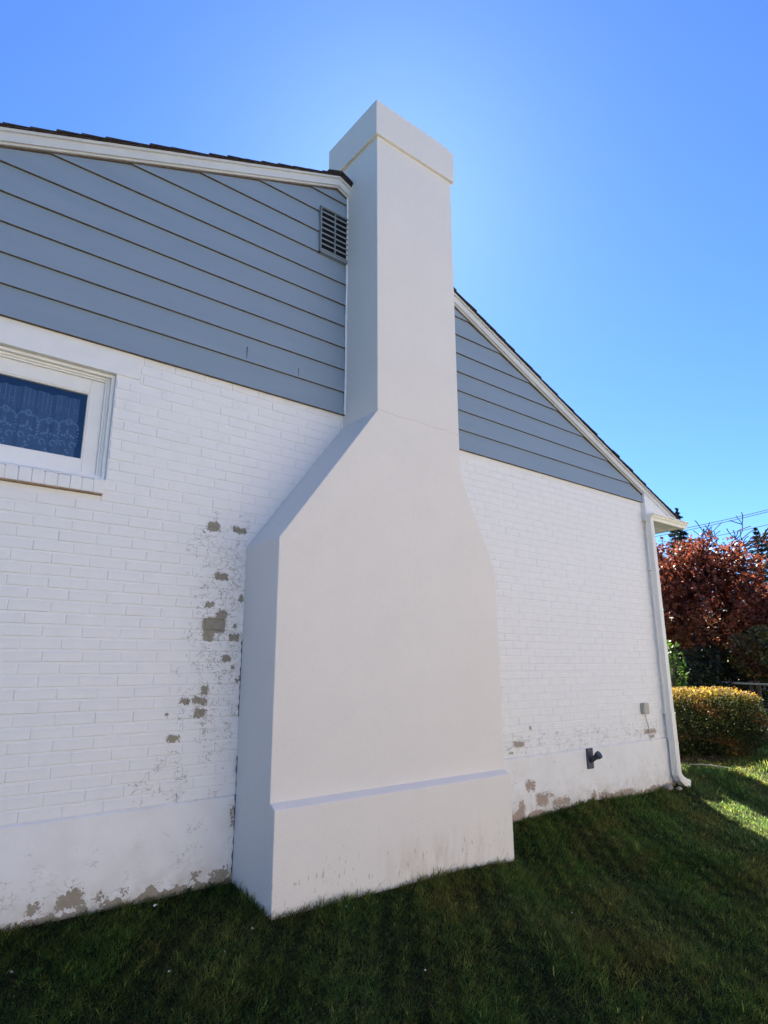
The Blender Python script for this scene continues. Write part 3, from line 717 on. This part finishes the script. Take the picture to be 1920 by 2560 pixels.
tt = np.clip(.45+.5*vnoise(ql, 4, 15)-ql[:, 2]*.15+rng.normal(0, .2, len(pp)), 0, 1)[:, None]
og = (np.clip(-ql[:, 2]*.9+.3*vnoise(ql, 3, 18), 0, 1)*.5)[:, None]
c = jit((.075, .025, .024), len(pp), .5)*(1-tt)+jit((.16, .048, .03), len(pp), .45)*tt; c = c*(1-og)+jit((.17, .09, .025), len(pp), .3)*og
leaves('crown', pp, .098, np.clip(c, 0, .5), M['maple'], mt, .75, .2)
# sparse bare tree behind, thin twigs against the sky
bb = at(1812, 1340, 21); bb.z = float(gz(bb.x, bb.y)); bt = empty('bare_tree', bb, 'thin bare twigged tree with last red leaves showing above the maple', 'tree')
segs, tips = branch_tree(bb, 6.0, 1.5, 5, 5, .10, nb=3, first=.40)
zmax = max(s[0][-1].z for s in segs); target = at(1815, 1296, 21).z; kz = (target-bb.z)/(zmax-bb.z)
segs = [([Vector((bb.x+(p.x-bb.x)*.85, bb.y+(p.y-bb.y)*.85, bb.z+(p.z-bb.z)*kz)) for p in pts], [max(r_, .0125) for r_ in rr], lv) for pts, rr, lv in segs]
limbs(segs, 'trunk', bt, 1); limbs(segs, 'branches', bt, 9, 2)
tp = np.array([list(p) for pts, rr, lv in segs if lv >= 3 for p in pts if random.random() < .35]); tp = np.repeat(tp, 3, 0)+rng.normal(0, .12, (len(tp)*3, 3))
tp = tp[tp[:, 2] < at(1800, 1395, 21).z+rng.normal(0, .2, len(tp))]
leaves('leaves', tp, .11, jit((.14, .03, .025), len(tp), .3), M['leaf'], bt, .7)
# conifers
def conifer(px, topy, d, rad, label, seed, bare=.15, sc=1.0, lumps=1.0):
    top = at(px, topy, d); b = Vector((top.x, top.y, float(gz(top.x, top.y)))); H = top.z-b.z
    t = empty('spruce_tree', b, label, 'tree', 'dark conifers beyond the maple')
    r = np.random.default_rng(seed); mb = MB(); mb.tube([b, b+Vector((0, 0, H*.5)), top-Vector((0, 0, .1))], [.16, .09, .015], 7); mb.build('trunk', M['bark'], t)
    pts = []; dirs = []; limb = MB()
    z = H*bare
    while z < H-.05:
        f = 1-z/H; R_ = rad*(f**1.05)*(1+.12*r.normal()); nbz = int(7+4*f)
        for k in range(nbz):
            a = r.uniform(0, 6.283); L = R_*r.uniform(.6, 1.25)+.03; dirv = np.array([math.cos(a), math.sin(a), -.18+.35*(1-f)])
            m = int(60*L*sc)+6; s = r.uniform(.08, 1, m)**.8
            p = np.array([b.x, b.y, b.z+z])+dirv*(s*L)[:, None]; p[:, 2] -= .18*L*s*s*1.2-.12*L*(s**6)
            side = np.array([-math.sin(a), math.cos(a), 0]); spread_ = (r.normal(0, .16, m)*L*(1-s*.55))[:, None]
            p = p+side*spread_; p[:, 2] -= np.abs(r.normal(0, .06, m))
            pts.append(p); dirs.append(unit(dirv[None]*.8+side*np.sign(spread_)*.6+r.normal(0, .25, (m, 3))))
            limb.tube([(b.x, b.y, b.z+z), tuple(np.array([b.x, b.y, b.z+z])+dirv*L*.8-np.array([0, 0, .12*L]))], [.014, .004], 4, False)
        z += .17+.10*f
    tag(limb.build('branches', M['bark'], t), kind='stuff')
    p = np.concatenate(pts); dd = np.concatenate(dirs)
    leaves('crown', p, .13, jit((.028, .045, .034), len(p), .35), M['needle'], t, .35, .4, droop=dd)
conifer(1693, 1266, 29, 2.2, 'dark spruce showing between the gutter end and the maple crown', 1)
conifer(1680, 1279, 33, 2.0, 'dark spruce whose tip just clears the eave above the gutter', 2)
conifer(1886, 1312, 30, 2.3, 'tall dark spruce with a pointed tip at the right of the maple', 3)
conifer(1912, 1322, 33, 2.3, 'shorter dark spruce behind the pointed one at the right edge', 4)
# shrubs under and behind the maple
def shrub(name, c, ax, n_, size, colr, label, seed, cat='shrub', rot=0, p=2.2, v=.35, group=None, col2=None):
    b = Vector((c[0], c[1], float(gz(c[0], c[1]))-.02)); t = empty(name, b, label, cat, group)
    P, q = superpts(n_, c, ax, rot, seed, .5, p)
    g_ = vnoise(q, 5, seed+4) > -.6; P, q = P[g_], q[g_]
    c_ = jit(colr, len(P), v)
    if col2 is not None:
        t2 = np.clip(.4+.6*vnoise(q, 4, seed+8), 0, 1)[:, None]; c_ = c_*(1-t2)+jit(col2, len(P), v)*t2
    leaves('foliage', P, size, c_, M['leaf'], t, .5, .4)
    mb = MB()
    for i_ in range(7):
        a_ = 6.283*i_/7; mb.tube([b, b+Vector((math.cos(a_)*ax[0]*.2, math.sin(a_)*ax[1]*.2, (c[2]-b.z)*.6)), Vector(c)+Vector((math.cos(a_)*ax[0]*.5, math.sin(a_)*ax[1]*.5, ax[2]*.3))], [.03, .02, .008], 5, False)
    mb.build('stem', M['bark'], t)
c = at(1666, 1675, 13.2); shrub('leafy_shrub', c, (.33, .35, .60), 700, .10, (.035, .085, .016), 'bright green leafy shrub against the house corner above the hedge', 31, v=.3)
c = at(1760, 1718, 15.5); shrub('dark_shrub', c, (1.3, .8, .85), 7000, .085, (.016, .026, .012), 'dark evergreen shrub in the shade under the maple', 32)
c = at(1835, 1706, 16.5); shrub('dark_shrub', c, (1.1, .9, .95), 6000, .085, (.022, .036, .014), 'dark green shrub right of centre under the maple', 33)
c = at(1935, 1635, 15.5); shrub('drooping_shrub', c, (.85, .8, .6), 4500, .10, (.07, .085, .03), 'drooping olive and brown shrub at the right edge below the maple', 34, col2=(.12, .05, .025))
gtb = Vector((9.82, 3.46, float(gz(9.82, 3.46)))); gtr = empty('added_tree', gtb, 'small unseen tree added behind the house corner to shade the lawn', 'tree')  # unseen tree, added with two crown lobes placed to shade the lawn
P1, _q = superpts(7000, (9.82, 3.46, 3.3), (.47, .47, 1.5), 0, 35, .3, 2.2); P2_, _q = superpts(2500, (9.29, 3.89, 2.6), (.25, .25, .8), 0, 36, .2, 2.2)
P = np.concatenate([P1, P2_]); leaves('crown', P, .11, jit((.04, .08, .02), len(P), .35), M['leaf'], gtr, .6, .3)
mb = MB(); mb.tube([gtb, gtb+Vector((.03, 0, 2.2)), gtb+Vector((0, .05, 4.6))], [.06, .045, .015], 8); mb.build('trunk', M['bark'], gtr)
# far wooded backdrop, seen only through gaps
pts = []
tree_cols = []
r = np.random.default_rng(77)
P = r.uniform(0, 1, (26000, 3)); A = at(1500, 1669, 46); B = at(2300, 1669, 46)
X_ = A.x+(B.x-A.x)*P[:, 0]; Y_ = A.y+(B.y-A.y)*P[:, 0]+P[:, 1]*6; top = 2.6+.9*vnoise(np.stack([X_, Y_], 1), .35, 5)
Z_ = -1.8+(top+1.2)*P[:, 2]
tag(leaves('distant_wood', np.stack([X_, Y_, Z_], 1), .5, jit((.035, .05, .022), len(P), .4), M['leaf'], None, .7), 'hazy dark treeline far beyond the garden', 'trees', kind='stuff')
# grey wall of an outbuilding at right edge
c0 = at(1862, 1700, 19); c1 = at(2060, 1700, 19); dv = (Vector((c1.x, c1.y, 0))-Vector((c0.x, c0.y, 0))); dn = Vector((-dv.y, dv.x, 0)).normalized()
sh = empty('shed', ((c0.x+c1.x)/2, (c0.y+c1.y)/2, -1.7), 'low slate grey shed at the right edge behind the hedge', 'shed')
zt_ = at(1862, 1691, 19).z
mb = MB(); q0, q1 = Vector((c0.x, c0.y, -1.9)), Vector((c1.x, c1.y, -1.9)); q2, q3 = q1+dn*2, q0+dn*2
mb.add([q0, q1, q2, q3]+[Vector((p.x, p.y, zt_)) for p in (q0, q1, q2, q3)], [(0, 1, 5, 4), (1, 2, 6, 5), (2, 3, 7, 6), (3, 0, 4, 7), (4, 5, 6, 7)]); mb.build('wall', simple('slate boards', (.10, .13, .16), .7, .3, .15, 5), sh)
mb = MB(); e = dv.normalized()*.1
r0_, r1_ = q0-e-dn*.12, q1+e-dn*.12; r2_, r3_ = q2+e+dn*.1, q3-e+dn*.1
mb.add([Vector((p.x, p.y, zt_+.002+k_)) for k_ in (0, .05) for p in (r0_, r1_, r2_, r3_)], [(0, 3, 2, 1), (4, 5, 6, 7), (0, 1, 5, 4), (1, 2, 6, 5), (2, 3, 7, 6), (3, 0, 4, 7)]); mb.build('roof', M['shingle'], sh)
# low rail fence in front of it
fe = empty('rail_fence', gpt(1840, 15), 'low dark rail fence half hidden behind the hedge top', 'fence')
for px in (1815, 1872, 1890):
    p = gpt(px, 15); mb = MB(); mb.box((p.x-.03, p.y-.03, -1.95), (p.x+.03, p.y+.03, at(px, 1702, 15).z)); mb.build('post', M['bark'], fe)
mb = MB(); a = at(1800, 1706, 14.9); b = at(1870, 1709, 14.9); c_ = at(1960, 1712, 14.9); mb.tube([a, b, c_], .022, 6); mb.build('rail', simple('grey rail', (.22, .22, .20), .7, .3), fe)
# power lines
M['wire'] = simple('cable black', (.03, .03, .035), .6, .3)
for (x0_, y0_, x1_, y1_, lab) in ((1600, 1341.5, 2060, 1238, 'uppermost overhead power line crossing the sky at right'), (1600, 1348, 2060, 1242.5, 'second overhead power line just under the top one'), (1640, 1367, 2060, 1276, 'lowest overhead power line passing behind the pointed spruce tip')):
    a = at(x0_, y0_, 38); b = at(x1_, y1_, 34); mb = MB(); pts = []
    for i_ in range(25):
        u = i_/24; p = a.lerp(b, u); p.z -= .12*4*u*(1-u); pts.append(p)
    mb.tube(pts, .016, 5); tag(mb.build('power_line', M['wire']), lab, 'power line', 'overhead power lines')
# pale stick, stones, scattered petals
mb = MB(); a = Vector((7.35, .62, 0)); b = Vector((7.62, .20, 0)); pts = []
for i_ in range(9):
    u = i_/8; p = a.lerp(b, u); p.z = float(gz(p.x, p.y))+.055+.01*math.sin(u*5); p.x += .02*math.sin(u*3); pts.append(p)
mb.tube(pts, [.006+.005*math.sin(3.14*i_/8) for i_ in range(9)], 6); tag(mb.build('stick', simple('pale dry wood', (.42, .36, .26), .8, .2)), 'thin pale dry stick lying on the lawn before the hedge', 'stick')
M['stone'] = simple('field stone', (.30, .28, .24), .9, .2, .3, 18, .6, 40)
for (x_, y_, sx, lab) in ((5.44, -.09, .055, 'flat stone at the wall base left of the downspout'), (5.53, -.16, .035, 'small upright stone in the grass beside the downspout foot')):
    bm = bmesh.new(); bmesh.ops.create_icosphere(bm, subdivisions=2, radius=1)
    for v in bm.verts: v.co = Vector((v.co.x*sx, v.co.y*sx*.8, v.co.z*sx*.6))*random.uniform(.8, 1.2)
    me = bpy.data.meshes.new('stone'); bm.to_mesh(me); bm.free(); me.materials.append(M['stone']); o = bpy.data.objects.new('stone', me); col.objects.link(o); o.location = (x_, y_, float(gz(x_, y_))+.045)
    tag(o, lab, 'stone', 'stones at the downspout foot')
M['petal'] = simple('pale scrap', (.62, .62, .56), .7, .3)
spec = [(-0.341,-0.159),(0.298,-0.32),(-0.223,-0.808),(-0.519,-0.86),(0.529,-1.439),(2.302,-1.165),(1.727,-1.427),(-1.099,-0.501),(0.668,-0.524),(0.017,-0.635),(0.614,-0.659)]
for k_, (x_, y_) in enumerate(spec):
    s_ = .007 if k_ else .013; bm = bmesh.new(); vs = [bm.verts.new((s_*.5*math.cos(a_)*random.uniform(.6, 1.3), s_*math.sin(a_)*random.uniform(.7, 1.2), .004*math.sin(2*a_))) for a_ in np.arange(0, 6.28, .9)]; bm.faces.new(vs)
    me = bpy.data.meshes.new('paint_flake'); bm.to_mesh(me); bm.free(); me.materials.append(M['petal']); o = bpy.data.objects.new('paint_flake', me); col.objects.link(o)
    o.location = (x_, y_, float(gz(x_, y_))+.036); o.rotation_euler = (random.uniform(-.5, .5), random.uniform(-.5, .5), random.uniform(0, 6))
    tag(o, 'larger white paint flake in the grass before the left wall' if k_ == 0 else 'tiny white paint flake lying in the dark grass', 'paint flake', 'white flakes scattered on the lawn')
